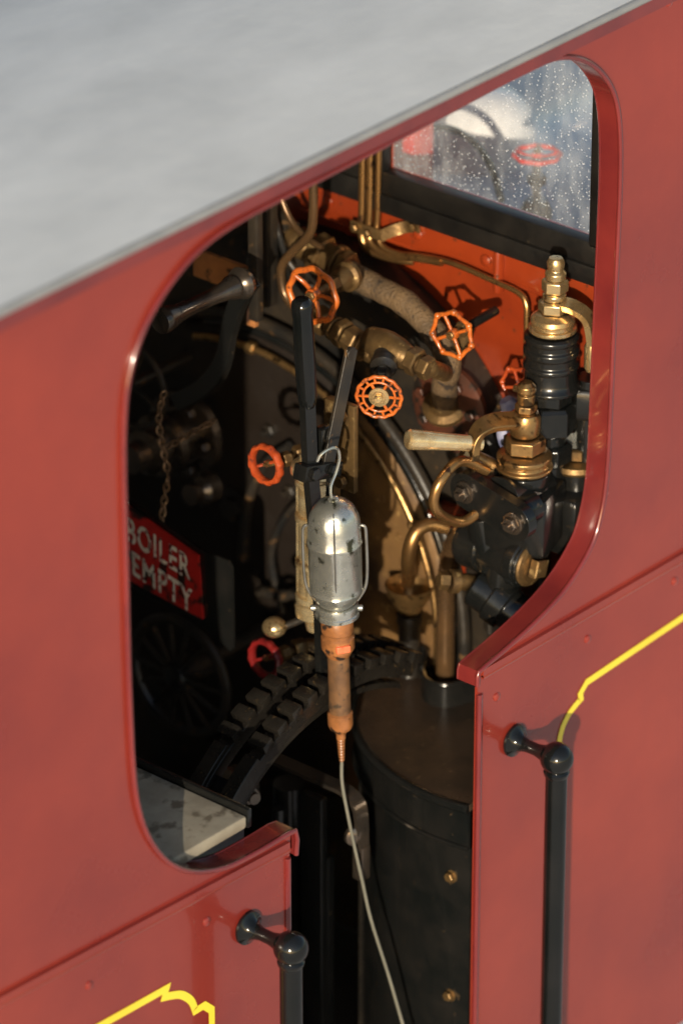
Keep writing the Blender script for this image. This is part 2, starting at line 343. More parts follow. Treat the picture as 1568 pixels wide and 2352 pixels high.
for y,z in ((.86,-.55),(.71,-.83),(.93,-.75)):
    g=G(); g.lathe((.687,y,z),(-1,0,0),[(.036,0),(.035,.006),(.024,.008)],24); g.nut((.68,y,z),(-1,0,0),.022,.018); done(g,'washout_plug',['bdirty'],back)
# sooty pipework and studs low on the backhead
for pts,rr in (([(.66,.70,-.36),(.65,.76,-.42),(.65,.80,-.52),(.66,.82,-.64)],.010),([(.66,.64,-.44),(.65,.70,-.50),(.65,.74,-.60),(.66,.72,-.72)],.008),([(.66,.60,-.60),(.64,.68,-.66),(.64,.76,-.68)],.012)):
    g=G(); g.tube(pts,rr,n=10); done(g,'sooty_pipe',['bdirty'],back)
for y,z in ((.63,-.40),(.72,-.47),(.60,-.53),(.68,-.62),(.77,-.36),(.80,-.46),(.64,-.70)):
    g=G(); g.nut((.690,y,z),(-1,0,0),.013,.016); g.cyl((.69,y,z),(.662,y,z),.006,n=12); done(g,'backhead_stud',['bdirty'],back)
for a_ in range(5,60,11):
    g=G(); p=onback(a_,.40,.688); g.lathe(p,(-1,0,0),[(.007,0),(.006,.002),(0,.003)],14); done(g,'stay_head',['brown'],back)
g=G(); g.lathe((.728,.372,-.20),(-1,0,0),[(.085,-.004),(.085,.006),(.072,.012),(.05,.016)],40)
mp=done(g,'steam_pipe_pad',['dplate'],LOCO)
for k in range(7):
    a_=k*2*math.pi/7+.3; g=G(); g.nut((.717,.372+.060*math.cos(a_),-.20+.060*math.sin(a_)),(-1,0,0),.011,.012); done(g,'pad_bolt',['dplate'],mp)

# lagged steam pipe
g=G()
lp=[(.66,.575,.042),(.66,.53,.032),(.66,.49,.026),(.66,.425,.017),(.655,.369,-.006),(.655,.330,-.040),(.66,.322,-.075),(.67,.338,-.115),(.69,.355,-.155),(.715,.372,-.195)]
g.tube(lp,.0235,n=20,sub=8,radii=lambda t:.0232+.0012*math.sin(t*60)*math.sin(t*23))
lag=done(g,'lagged_steam_pipe',['lag'],LOCO,'thick brown lagged steam pipe')
g=G(); g.lathe((.715,.372,-.195),(-.5,-.2,.8),[(.042,0),(.042,.010),(.030,.016),(.026,.03)],28); done(g,'pipe_flange',['bronze'],lag)
g=G()
d=V((0,-1,-.15)).normalized()
g.cyl(V((.66,.70,.065)),V((.66,.57,.045)),.02)
g.nut((.66,.640,.055),d,.038,.030); g.lathe((.66,.61,.052),d,[(.028,0),(.028,.02),(.033,.022),(.033,.032),(.026,.035)],24); g.nut((.66,.575,.046),d,.031,.022)
g.lathe((.66,.70,.065),d,[(.022,0),(.022,.02),(.028,.022),(.028,.045),(.02,.06)],24)
done(g,'pipe_union',['bronze'],lag)
g=G(); g.tube([(.66,.695,.075),(.67,.76,.10),(.70,.82,.13)],.022,n=16); done(g,'steam_pipe_stub',['bdirty'],lag)

# ---------------------------------------------------------------- handwheels
def wheel(parent,c,axis,R,style,matk,rot=0):
    g=G(); c=V(c); F_=frame(axis)
    def P(rr,t,h=0): return c+F_@V((rr*math.cos(t+rot),rr*math.sin(t+rot),h))
    T=2*math.pi
    if style=='scallop':
        g.tube([P(R*(1+.04*math.cos(8*T*i/64)),T*i/64) for i in range(64)],R*.12,n=10,closed=True,smooth=False)
        for k in range(5):
            t=T*k/5; g.tube([P(.16*R,t,-.10*R),P(.55*R,t,-.12*R),P(.97*R,t,0)],R*.085,n=8)
        g.lathe(c+F_@V((0,0,-.2*R)),axis,[(.24*R,0),(.26*R,.1*R),(.24*R,.3*R),(.16*R,.32*R)],20)
    elif style=='knob':
        K=7
        g.tube([P(R*(.98-.05*math.cos(K*T*i/70)),T*i/70) for i in range(70)],R*.10,n=10,closed=True,smooth=False)
        for k in range(K):
            t=T*(k+.5)/K; q=P(R*1.03,t)
            g.lathe(q-F_@V((0,0,R*.15)),axis,[(0,0),(R*.1,.03*R),(R*.15,.1*R),(R*.15,.2*R),(R*.1,.27*R),(0,.3*R)],12)
        for k in range(4):
            t=T*k/4+.3; g.tube([P(.15*R,t,-.05*R),P(.97*R,t,0)],R*.085,n=8,smooth=False)
        g.lathe(c+F_@V((0,0,-.2*R)),axis,[(.24*R,0),(.26*R,.1*R),(.22*R,.3*R)],20)
    elif style=='slot':
        for rr,q in ((1.0,.085),(.72,.06)): g.tube([P(R*rr*(1+(.02*math.cos(14*T*i/84) if rr==1 else 0)),T*i/84) for i in range(84)],R*q,n=8,closed=True,smooth=False)
        for k in range(14):
            t=T*k/14; g.tube([P(.72*R,t),P(1.0*R,t)],R*.06,n=6,smooth=False)
        for k in range(6):
            t=T*k/6; g.tube([P(.3*R,t,-.04*R),P(.74*R,t)],R*.07,n=6,smooth=False)
    elif style=='thick':
        pr=[(.80,-.20),(.95,-.22),(1.03,-.13),(1.03,.13),(.95,.22),(.80,.20),(.75,.1),(.75,-.1),(.80,-.20)]
        n=72; rings=[[g.bm.verts.new(P(R*r_*(1+(.03*math.cos(12*T*i/n) if r_>.9 else 0)),T*i/n,R*h_)) for r_,h_ in pr[:-1]] for i in range(n)]
        for i in range(n):
            A=rings[i];B=rings[(i+1)%n]
            for k in range(8): g.face([A[k],A[(k+1)%8],B[(k+1)%8],B[k]])
        for k in range(2):
            t=T*k/2+.2; g.tube([P(.1*R,t,-.12*R),P(.78*R,t,-.12*R)],R*.08,n=6,smooth=False)
        g.lathe(c+F_@V((0,0,-.24*R)),axis,[(.17*R,0),(.17*R,.2*R)],14)
    w=done(g,'handwheel',[matk],parent,sharp=50)
    g=G()
    if style=='slot':
        g.lathe(c+F_@V((0,0,-.1*R)),axis,[(.46*R,0),(.48*R,.08*R),(.46*R,.16*R),(.30*R,.17*R),(.28*R,.2*R)],32); g.nut(c+F_@V((0,0,.08*R)),axis,.2*R,.18*R); g.lathe(c+F_@V((0,0,.2*R)),axis,[(.09*R,0),(.09*R,.14*R)],12)
        done(g,'wheel_nut',['bbrass'],parent)
    elif style=='thick':
        g.lathe(c+F_@V((0,0,-.1*R)),axis,[(.08*R,0),(.08*R,.24*R)],12); done(g,'wheel_nut',['bronze'],parent)
    else:
        g.nut(c+F_@V((0,0,.08*R)),axis,.19*R,.16*R); g.lathe(c+F_@V((0,0,.2*R)),axis,[(.09*R,0),(.09*R,.14*R)],12)
        done(g,'wheel_nut',['bronze'],parent)
    return w
XA=V((-1,0,0))
# valve 1
g=G(); a1=V((-1,-.12,.05)).normalized(); c1=V((.5,.502,.064))
g.cyl(c1,c1-a1*.07,.008); g.nut(c1-a1*.05,-a1,.017,.02); g.lathe(c1-a1*.07,-a1,[(.015,0),(.02,.01),(.022,.03),(.028,.035),(.028,.045),(.022,.05)],24)
v1=done(g,'stop_valve',['bronze'],LOCO,'bronze stop valve with orange scalloped handwheel')
wheel(v1,c1,a1,.049,'scallop','orange')
# union row between valves
g=G(); p0=V((.555,.545,-.010)); p1=V((.545,.385,-.035)); d=(p1-p0).normalized()
def along(t): return p0+d*t
g.cyl(along(-.02),along(.17),.013)
g.nut(along(0),d,.026,.034); g.lathe(along(.036),d,[(.019,0),(.019,.01),(.023,.011),(.023,.018),(.018,.02)],24); g.nut(along(.058),d,.027,.022); g.nut(along(.082),d,.024,.030); g.lathe(along(.115),d,[(.018,0),(.028,.003),(.028,.012),(.016,.016)],24); g.nut(along(.133),d,.022,.02)
done(g,'pipe_union',['bronze'],LOCO,'row of bronze pipe unions',bevel=.0015)
# valve 3
c3=V((.42,.279,-.035)); e3=V((.51,.342,-.010)); a3=(c3-e3).normalized()
g=G(); g.cyl(c3,e3,.008,m=1); g.nut(c3-a3*.05,-a3,.016,.022,m=1)
g.lathe(c3-a3*.072,-a3,[(.016,0),(.020,.006),(.024,.010),(.024,.024),(.020,.028),(.022,.06)],24,m=1)
bc3=V((.53,.352,-.003))
g.lathe(bc3+V((0,.05,.006)),(0,-1,-.12),[(.018,0),(.022,.006),(.028,.03),(.030,.05),(.028,.07),(.022,.094),(.018,.1)],24)
g.nut(bc3+V((0,-.05,-.006)),(0,-1,-.12),.026,.022); g.nut(bc3+V((0,-.078,-.01)),(0,-1,-.12),.022,.02); g.tube([bc3+V((0,-.06,-.01)),bc3+V((.01,-.085,-.015)),V((.60,.29,-.055)),V((.655,.325,-.09))],.016,n=16)
v3=done(g,'stop_valve',['bronze','bdirty'],LOCO,'bronze stop valve with slotted orange handwheel')
wheel(v3,c3,V((-.84,-.54,-.02)),.0390,'slot','orange')
# valve 2
c2=V((.62,.281,.013)); g=G(); g.cyl(c2,c2+V((.035,0,0)),.007); g.cyl(c2+V((.035,0,0)),c2+V((.12,.0,.004)),.009,m=1); g.nut(c2+V((.02,0,0)),(1,0,0),.015,.02)
g.lathe(c2+V((.04,0,-.001)),(0,.3,-1),[(.014,0),(.016,.02),(.014,.05)],20)
v2=done(g,'stop_valve',['bronze','black'],LOCO,'small valve with knobbed orange handwheel'); wheel(v2,c2,V((-1,-.1,.05)),.041,'knob','orange',.2)
# gauge cocks
for c,k,lb in ((V((.33,.463,-.193)),'ored','gauge cock with orange-red handwheel'),(V((.33,.468,-.587)),'dred','gauge cock with dark red handwheel')):
    g=G(); g.cyl(c,c+V((.09,-.03,0)),.006); g.nut(c+V((.03,-.01,0)),(1,-.3,0),.014,.018); g.nut(c+V((.055,-.018,0)),(1,-.3,0),.019,.026); g.cyl(c+V((.08,-.027,0)),c+V((.12,-.06,0)),.015)
    v=done(g,'gauge_cock',['bronze'],LOCO,lb); wheel(v,c,V((-1,.0,.05)),.037,'thick',k,.3)
# valve 7
c7=V((.72,.21,-.105)); g=G(); g.cyl(c7,c7+V((.08,0,0)),.007); g.nut(c7+V((.03,0,0)),(1,0,0),.016,.03)
v=done(g,'stop_valve',['bronze'],LOCO); wheel(v,c7,XA,.036,'knob','ored')

# water gauge column behind lamp
g=G(); gx,gy=.36,.374
g.cyl((gx,gy,-.18),(gx,gy,-.45),.030,n=36); g.cyl((gx-.012,gy-.012,-.20),(gx-.012,gy-.012,-.44),.022,n=8)
g.cyl((gx-.01,gy+.028,-.20),(gx-.01,gy+.028,-.44),.007,n=12)
for z in (-.20,-.27,-.36,-.43): g.lathe((gx,gy,z),(0,0,-1),[(.030,0),(.036,.002),(.036,.012),(.030,.014)],32)
g.lathe((gx,gy,-.172),(0,0,-1),[(.030,0),(.042,.003),(.044,.008),(.044,.016),(.036,.022),(.034,.030)],36); g.lathe((gx,gy,-.455),(0,0,-1),[(.028,-.012),(.038,.0),(.036,.018),(.02,.03),(.016,.05)],28)
g.nut((gx,gy,-.155),(0,0,-1),.028,.018)
gc=done(g,'water_gauge',['gauge'],LOCO,'bright brass water gauge column')
g=G(); g.box((.375,.312,-.125),(.012,.040,.17),bev=.002); g.box((.372,.345,-.14),(.02,.024,.20),bev=.003); g.box((.37,.35,-.32),(.016,.05,.03),bev=.002)
for z in (-.06,-.19): g.nut((.366,.315,z),(-1,0,0),.012,.012)
done(g,'gauge_bracket',['bronze'],gc)
g=G(); g.lathe((.33,.446,-.533),(0,0,1),[(0,0)]+[(.0225*math.cos(t),.019+.019*math.sin(t)) for t in [math.radians(q) for q in range(-75,90,15)]]+[(0,.038)],24)
done(g,'cock_knob',['bbrass'],gc)
g=G(); g.cyl((.345,.435,-.515),(.37,.395,-.49),.007); done(g,'knob_stem',['bdirty'],gc)

# regulator
g=G(); d=V((1,0,0)); p=V((.165,.56,.112))
g.lathe(p,d,[(.012,0),(.022,.003),(.0245,.008),(.023,.02),(.0165,.05),(.014,.09),(.0145,.14),(.018,.175),(.0225,.185),(.0225,.192),(.017,.197),(.026,.203),(.030,.212),(.026,.222)],28)
rg=done(g,'regulator_handle',['horn'],LOCO,'dark polished trumpet-shaped regulator handle')
g=G()
g.strap([(.41,.562,.11),(.42,.60,.06),(.43,.635,-.01),(.44,.665,-.10),(.45,.72,-.17),(.46,.80,-.23)],(.3,.8,.35),.040,.014)
done(g,'regulator_arm',['black'],rg,bevel=.002)
g=G(); c=V((.50,.918,-.386))
g.lathe(c+V((.12,0,0)),(-1,0,0),[(.085,0),(.085,.018),(.05,.022),(.05,.06),(.062,.065),(.062,.085),(.045,.09),(.045,.12),(.03,.13),(.028,.16)],36)
for k in range(6):
    a_=k*math.pi/3; g.nut(c+V((.095,.068*math.cos(a_),.068*math.sin(a_))),XA,.012,.018)
g.lathe(c+V((.05,-.12,-.05)),(-1,0,.1),[(.03,0),(.03,.03),(.02,.04),(.02,.06)],24)
done(g,'regulator_gland',['horn'],rg)
g=G(); g.tube([(.5,.95+.085*math.cos(t*math.pi/16),-.255+.085*math.sin(t*math.pi/16)) for t in range(32)],.006,n=8,closed=True,smooth=False); g.cyl((.5,.95,-.255),(.66,.95,-.255),.01)
for k in range(4):
    t=k*math.pi/2+.4; g.tube([(.5,.95,-.255),(.5,.95+.085*math.cos(t),-.255+.085*math.sin(t))],.004,n=6,smooth=False)
done(g,'blowdown_wheel',['bdirty'],LOCO,'thin dark spoked blowdown wheel')
g=G(); c=V((.40,.744,-.754))
g.tube([c+V((0,.115*math.cos(t*math.pi/24),.115*math.sin(t*math.pi/24))) for t in range(48)],.010,n=8,closed=True,smooth=False)
for k in range(14):
    t=k*math.pi/7; g.tube([c+V((-.01,.02*math.cos(t),.02*math.sin(t))),c+V((0,.115*math.cos(t),.115*math.sin(t)))],.005,n=6,smooth=False)
g.lathe(c+V((.05,0,0)),XA,[(.03,0),(.03,.05),(.022,.07),(.012,.075)],20); g.cyl(c,c+V((.28,0,0)),.015)
done(g,'firehole_wheel',['bdirty'],LOCO,'dark many-spoked iron wheel')
g=G(); g.box((.50,.71,.045),(.010,.15,.055),bev=.002); g.box((.50,.645,-.01),(.012,.02,.06),bev=.002); done(g,'wooden_board',['ochre'],LOCO,'worn brown painted board')
g=G(); g.box((.49,.628,.15),(.018,.022,.34),bev=.003); g.box((.56,.80,.16),(.02,.22,.03),bev=.003); g.box((.60,.70,.10),(.03,.03,.30),bev=.003); done(g,'roof_stay',['bdirty'],LOCO,'black upright stay bar')

# copper pipes down the front plate
for i,y in enumerate((.619,.601,.582)):
    g=G(); zz=-.004*(2-i)
    if i==0: pts=[(.772,y,.66),(.772,y,.30),(.77,y,.12),(.768,y,.065),(.765,.605,.042+zz),(.765,.570,.030),(.768,.52,.034),(.775,.50,.036)]
    elif i==1: pts=[(.772,y,.66),(.772,y,.30),(.77,y,.12),(.768,y,.07),(.765,.59,.046),(.765,.55,.036),(.768,.49,.048),(.770,.43,.056)]
    else: pts=[(.772,y,.66),(.772,y,.30),(.77,y,.12),(.768,y,.078),(.765,.568,.050),(.767,.53,.044),(.77,.486,.052),(.772,.43,.059),(.772,.384,.060),(.772,.304,.054),(.772,.255,.049),(.770,.236,.034),(.768,.232,.0),(.768,.232,-.10)]
    g.tube(pts,.0078 if i<2 else .0058,n=12,sub=6); done(g,'copper_pipe',['copper'],LOCO,'slim vertical copper pipe clipped to the front plate')
g=G(); g.box((.760,.600,.072),(.006,.075,.022),bev=.002); g.strap([(.760,.565,.072),(.77,.545,.085),(.782,.525,.094),(.782,.495,.102)],(0,.25,1),.022,.005)
for y,z in ((.625,.072),(.595,.070)): g.nut((.756,y,z),XA,.008,.007)
g.nut((.779,.508,.100),XA,.009,.007); done(g,'pipe_clamp',['bronze'],LOCO,'bronze pipe clamp with bolts')
g=G(); g.tube([(.6,.590,.60),(.6,.590,.32),(.6,.588,.22),(.6,.588,.165),(.6,.597,.12),(.6,.640,.071),(.6,.664,.036),(.6,.663,.0),(.6,.65,-.025),(.6,.619,-.045)],.0085,n=12); done(g,'bent_steam_pipe',['dpipe'],LOCO,'s-shaped hanging drain pipe')
g=G(); g.tube([(.62,.700,.60),(.62,.698,.30),(.62,.690,.19),(.62,.680,.155),(.62,.655,.118),(.62,.62,.098),(.62,.584,.09)],.006,n=10); done(g,'bent_steam_pipe',['dpipe'],LOCO,'thin bent pipe beside the stay')
g=G(); g.tube([(.62,.728,.60),(.62,.725,.20),(.62,.71,.15),(.62,.69,.09),(.63,.67,.03),(.64,.62,-.01)],.007,n=10); done(g,'bent_steam_pipe',['bdirty'],LOCO,'dark thin pipe beside the stay')

# ---------------------------------------------------------------- tank
tc=(.72,.10)
def dshape(R,y0=.014,x1=.792):
    pts=[]
    for i in range(0,121):
        t=math.radians(90+ (i)*1.6-10)
        x=tc[0]+R*math.cos(t); y=tc[1]+R*math.sin(t)
        if y>=y0 and x<=x1: pts.append((x,y))
    pts=[(x1,tc[1]+math.sqrt(R*R-(x1-tc[0])**2))]+pts
    pts.append((tc[0]-math.sqrt(R*R-(y0-tc[1])**2),y0)); pts.append((x1,y0)); return pts
g=G(); g.prism(dshape(.366),'Z',-1.45,-.745); tank=done(g,'side_tank',['black'],LOCO,'black round-ended side tank')
g=G(); g.prism(dshape(.370),'Z',-.742,-.729,m=0); done(g,'tank_lid',['lid'],tank,'oily brown tank lid',bevel=.003)
g=G(); g.prism(dshape(.3715),'Z',-.82,-.7425,m=0)
rp=dshape(.373)[:-1]
g.tube([(x,y,-.737) for x,y in rp],.0095,n=12,smooth=False)
g.tube([(x,y,-.818) for x,y in rp],.0045,n=8,smooth=False)
done(g,'lid_rim',['black'],tank,'glossy black rounded lid rim')
for z in (-.890,-1.142):
    g=G(); g.lathe((.360,.052,z),XA,[(.013,-.008),(.013,.003),(.009,.004)],20); g.nut((.358,.052,z),XA,.0095,.011); done(g,'tank_bolt',['bronze'],tank)
g=G(); sa=math.radians(38); g.tube([(tc[0]-.368*math.cos(sa),tc[1]+.368*math.sin(sa),-.82),(tc[0]-.368*math.cos(sa),tc[1]+.368*math.sin(sa),-1.44)],.004,n=8,smooth=False)
done(g,'tank_seam',['tooth'],tank)
gp=[(.75,.49),(.735,.468),(.70,.44),(.682,.415),(.675,.380),(.645,.358),(.612,.335),(.590,.303),(.600,.268),(.64,.250),(.68,.243),(.74,.24)]
g=G(); g.strap([(x,y,-.706) for x,y in gp],(0,0,1),.046,.006); g.tube([(x,y,-.683) for x,y in gp],.0046,n=8); done(g,'splash_guard',['black'],tank)

# funnel and drain pipes
g=G(); fx,fy=.650,.400
g.lathe((fx,fy,-.728),(0,0,1),[(.022,0),(.020,.01),(.020,.10),(.023,.11),(.023,.125)],24,m=1)
g.lathe((fx,fy,-.728),(0,0,1),[(.016,.125),(.022,.135),(.040,.165),(.046,.186),(.0435,.187),(.035,.167),(.016,.142),(.0,.140)],40,m=0); fun=done(g,'drain_funnel',['brass','bdirty'],LOCO,'bronze drain funnel on a black pipe')
g=G(); g.tube([(.640,.305,-.727),(.640,.305,-.60),(.637,.302,-.50),(.626,.280,-.415),(.605,.235,-.352),(.60,.19,-.345)],.0175,n=20,sub=8); done(g,'overflow_pipe',['dpipe'],LOCO,'thick bent brown overflow pipe')
g=G(); g.tube([(.60,.27,-.36),(.575,.29,-.350),(.550,.30,-.358),(.538,.305,-.386),(.55,.32,-.43),(.60,.36,-.485),(.640,.395,-.53)],.0130,n=16,sub=8); done(g,'overflow_pipe',['copper'],LOCO,'bent copper drain pipe to the funnel')
g=G(); g.tube([(.56,.14,-.255),(.548,.15,-.262),(.515,.16,-.275),(.482,.165,-.262),(.446,.165,-.232),(.434,.165,-.203),(.445,.16,-.170),(.485,.16,-.150),(.52,.16,-.160),(.56,.15,-.19)],.0095,n=14,sub=8); done(g,'copper_pipe',['copper'],LOCO,'looped copper pipe on the injector')
g=G(); g.box((.715,.355,-.53),(.012,.062,.27),bev=.003); g.box((.715,.36,-.40),(.06,.06,.012),bev=.003); done(g,'red_bracket_plate',['front'],LOCO,'small orange-red bracket plate')
g=G(); g.cyl((.70,.235,-.726),(.70,.235,-.50),.016); g.nut((.70,.235,-.60),(0,0,1),.024,.03); done(g,'feed_pipe',['bdirty'],LOCO,'dark feed pipe on the tank lid')
g=G(); g.cyl((.75,.17,-.726),(.75,.17,-.40),.014); done(g,'feed_pipe',['bdirty'],LOCO,'dark feed pipe on the tank lid')

# ---------------------------------------------------------------- injector group
Y0=.12
g=G()
g.cyl((.700,Y0,-.32),(.700,Y0,-.14),.028)
g.nut((.700,Y0,-.155),(0,0,1),.048,.058,rot=.3); g.nut((.700,Y0,-.215),(0,0,1),.040,.04); g.nut((.700,Y0,-.098),(0,0,1),.038,.026)
g.lathe((.698,Y0,-.072),(0,0,1),[(.030,0),(.053,.004),(.055,.010),(.050,.016),(.047,.024),(.047,.045),(.050,.048),(.050,.054),(.046,.058),(.046,.070),(.050,.074),(.050,.084),(.046,.088),(.046,.098),(.049,.101),(.049,.108),(.044,.112)],36)
inj=done(g,'steam_valve',['black'],LOCO,'black and brass steam valve with lever',bevel=.0015)
g=G()
g.lathe((.700,Y0,.042),(0,0,1),[(.040,0),(.043,.003),(.043,.009),(.037,.011),(.037,.018),(.040,.020),(.038,.028),(.030,.034),(.026,.036)],32)
g.nut((.702,Y0,.078),(0,0,1),.028,.022); g.lathe((.703,Y0,.100),(0,0,1),[(.018,0),(.021,.004),(.021,.012),(.016,.016)],24)
g.nut((.704,Y0,.116),(0,0,1),.024,.024); g.lathe((.705,Y0,.140),(0,0,1),[(.018,0),(.019,.012),(.014,.018),(.015,.022),(.016,.032),(.012,.040),(0,.042)],20)
done(g,'valve_bonnet',['bbrass'],inj,bevel=.001)
g=G(); g.strap([(.700,.11,.098),(.712,.085,.094),(.722,.062,.078),(.724,.052,.045),(.724,.05,.02)],(.9,.3,.3),.026,.012); g.lathe((.724,.05,.035),(0,0,-1),[(.010,0),(.014,.01),(.014,.05),(.010,.058)],20); done(g,'valve_lever',['bbrass'],inj)
# second column
g=G()
g.nut((.765,.085,-.135),(0,0,1),.038,.060); g.cyl((.765,.085,-.24),(.765,.085,-.06),.026); g.cyl((.755,.10,-.38),(.755,.10,-.235),.040); g.box((.735,.085,-.33),(.10,.075,.12),bev=.014)
g.cyl((.74,.03,-.33),(.74,.10,-.33),.036,bev=.004); g.nut((.72,.06,-.41),(0,0,1),.034,.05); g.cyl((.70,.08,-.47),(.72,.06,-.39),.026,bev=.003)
fv=done(g,'feed_valve',['black'],LOCO,'black feed valve with brass collar',bevel=.0015)
g=G(); g.lathe((.750,.10,-.240),(0,0,1),[(.03,0),(.046,.004),(.050,.010),(.046,.018),(.03,.022)],32); g.nut((.750,.10,-.218),(0,0,1),.026,.022); done(g,'valve_collar',['bronze'],fv)
g=G(); g.strap([(.745,.10,-.185),(.715,.12,-.182),(.69,.135,-.190)],(0.3,.5,1),.028,.009); done(g,'valve_lever',['alu'],fv)
# cock with horizontal handle on cast body
g=G(); x0=.628
g.lathe((x0,Y0,-.33),(0,0,1),[(.040,0),(.040,.07),(.042,.075),(.042,.10),(.047,.11),(.047,.125),(.040,.13)],32)
cx=.605
g.cyl((cx,.235,-.372),(cx,.085,-.372),.041,bev=.004); g.cyl((cx,.225,-.372),(cx,.175,-.372),.047,bev=.004); g.cyl((cx,.115,-.372),(cx,.092,-.372),.046,bev=.003)
def capsule(p,q,r,n=14):
    p=V(p);q=V(q); t=(q-p).normalized(); nn=V((-t.y,t.x)); o=[]
    for k in range(n+1):
        a_=math.pi*k/n; o.append(q+nn*(r*math.cos(a_))+t*(r*math.sin(a_)))
    for k in range(n+1):
        a_=math.pi*k/n; o.append(p-nn*(r*math.cos(a_))-t*(r*math.sin(a_)))
    return [tuple(v) for v in o]
g.prism(capsule((.176,-.230),(.066,-.254),.035),'X',.534,.556)
g.prism(capsule((.165,-.232),(.080,-.250),.030),'X',.556,.60)
g.cyl((.56,.12,-.242),(.67,.12,-.26),.046); g.box((.635,.125,-.295),(.11,.125,.12),Matrix.Rotation(.3,3,'Z'),bev=.014)
g.cyl((.595,.185,-.30),(.60,.16,-.40),.034,bev=.003)
g.cyl((.575,.185,-.436),(.605,.06,-.492),.038,bev=.004); g.cyl((.583,.15,-.450),(.590,.12,-.465),.045,bev=.003); g.cyl((.604,.07,-.490),(.615,.045,-.50),.027,bev=.003)
g.cyl((.60,.14,-.38),(.59,.14,-.45),.032)
cast=done(g,'injector_body',['black'],LOCO,'black cast injector body with bolted flange',bevel=.002)
g=G(); g.lathe((cx,.086,-.372),(0,-1,0),[(.039,0),(.040,.003),(.038,.007),(.030,.009),(.030,.012)],28); g.nut((cx,.074,-.372),(0,-1,0),.023,.018,n=4,rot=.5)
done(g,'end_cap',['bronze'],cast)
for q in ((.534,.176,-.230),(.534,.066,-.254)):
    g=G(); g.lathe(q,XA,[(.021,0),(.021,.004),(.017,.006)],20); g.nut(V(q)+V((-.005,0,0)),XA,.0150,.012); g.cyl(V(q),V(q)+V((-.024,0,0)),.006,n=12); done(g,'flange_bolt',['horn'],cast)
g=G(); g.nut((.535,.212,-.421),(-.8,.5,.2),.017,.020); g.lathe((.55,.203,-.425),(-.8,.5,.2),[(.022,0),(.022,.016)],20); g.cyl((.54,.209,-.422),(.585,.185,-.436),.016); done(g,'coupling_nut',['bronze'],cast)
g=G(); g.cyl((.60,.165,-.20),(.57,.20,-.175),.012); g.nut((.575,.195,-.18),(-.6,.7,.5),.018,.02); done(g,'coupling_nut',['brass'],cast)
g=G()
g.lathe((x0,Y0,-.203),(0,0,1),[(.040,0),(.050,.004),(.051,.009),(.045,.013),(.045,.020),(.049,.023),(.049,.030),(.040,.036)],36)
g.nut((x0,Y0,-.166),(0,0,1),.038,.030); g.lathe((x0,Y0,-.136),(0,0,1),[(.022,0),(.027,.006),(.028,.035),(.024,.045),(.018,.047)],28)
g.nut((x0+.002,Y0,-.090),(0,0,1),.020,.016); g.lathe((x0+.002,Y0,-.074),(0,0,1),[(.015,0),(.016,.018),(.012,.020),(.017,.024),(.017,.034),(.010,.042),(0,.043)],20)
cock=done(g,'lubricator_cock',['brass'],cast,bevel=.001)
g=G()
g.strap([(x0,.12,-.105),(.595,.128,-.098),(.56,.135,-.090),(.532,.140,-.092),(.518,.143,-.108),(.514,.144,-.138)],(.45,.75,.45),.034,.015)
done(g,'crank_arm',['brass'],cast,bevel=.002)
g=G(); A=V((.528,.136,-.120)); B=V((.412,.208,-.090)); d=(B-A); h=d.length
g.lathe(A,d,[(.012,0),(.012,.02),(.015,.024),(.0145,.04),(.0165,h*.6),(.0185,h-.012),(.0185,h-.004),(.015,h),(0,h+.001)],28); done(g,'cock_handle',['gauge'],cast)
g=G(); g.tube([(.69,.215,-.12),(.70,.205,-.15),(.695,.21,-.19),(.70,.20,-.23)],.022,n=10,radii=lambda t:.012+.012*math.sin(3.1*t)); done(g,'rag',['rag'],LOCO,'crumpled blue and white rag')

# ---------------------------------------------------------------- reverser quadrant
qc=(.29,-.945)
def qp(ang,R,y): return V((qc[0]+R*math.cos(math.radians(ang)),y,qc[1]+R*math.sin(math.radians(ang))))
g=G()
for y,a0 in ((.258,62),(.328,57)):
    g.strap([qp(a_,.402,y) for a_ in range(a0,142,3)],(0,1,0),.030,.026,smooth=False)
g.strap([qp(a_,.366,.270) for a_ in range(62,139,3)],(0,1,0),.022,.012,smooth=False)
for a_ in (66,95,132): g.box(qp(a_,.388,.29),(.03,.06,.02),Matrix.Rotation(-math.radians(a_-90),3,'Y'),bev=.002)
for y in (.256,.328): g.strap([qp(a_,.421,y) for a_ in range(123,142,2)],(0,1,0),.030,.012,smooth=False)
g.box(qp(142,.403,.29),(.03,.11,.05),Matrix.Rotation(-math.radians(142-90),3,'Y'),bev=.004)
quad=done(g,'reverser_quadrant',['tooth'],LOCO,'black notched reverser quadrant',bevel=.0012)
for y,a0,nk in ((.258,63,11),(.328,58,12)):
    for k in range(nk):
        a_=a0+k*5.6
        g=G(); g.box(qp(a_,.424,y),(.026,.038,.020),Matrix.Rotation(-math.radians(a_-90),3,'Y'),bev=.0018); done(g,'quadrant_tooth',['tooth'],quad)
g=G()
g.strap([(.262,.46,-.775),(.281,.44,-.755),(.286,.40,-.753),(.286,.28,-.753),(.286,.235,-.755),(.286,.205,-.78),(.286,.20,-.86)],(1,0,0),.030,.008,sub=4)
g.lathe((.150,.37,-.735),(-.3,-1,0),[(.028,-.03),(.030,0),(.030,.02),(.024,.024)],28); g.nut((.143,.346,-.735),(-.3,-1,0),.019,.018); g.lathe((.138,.33,-.735),(-.3,-1,0),[(.011,0),(.011,.012)],16)
g.tube([(.145,.36,-.715),(.17,.37,-.70),(.205,.39,-.712),(.23,.385,-.73)],.012,n=10)
g.box((.290,.205,-.89),(.024,.024,.07),bev=.003); g.lathe((.275,.21,-.83),(-.5,-1,0),[(.020,0),(.018,.008),(.010,.012),(0,.014)],24)
done(g,'quadrant_bracket',['horn'],quad)
g=G()
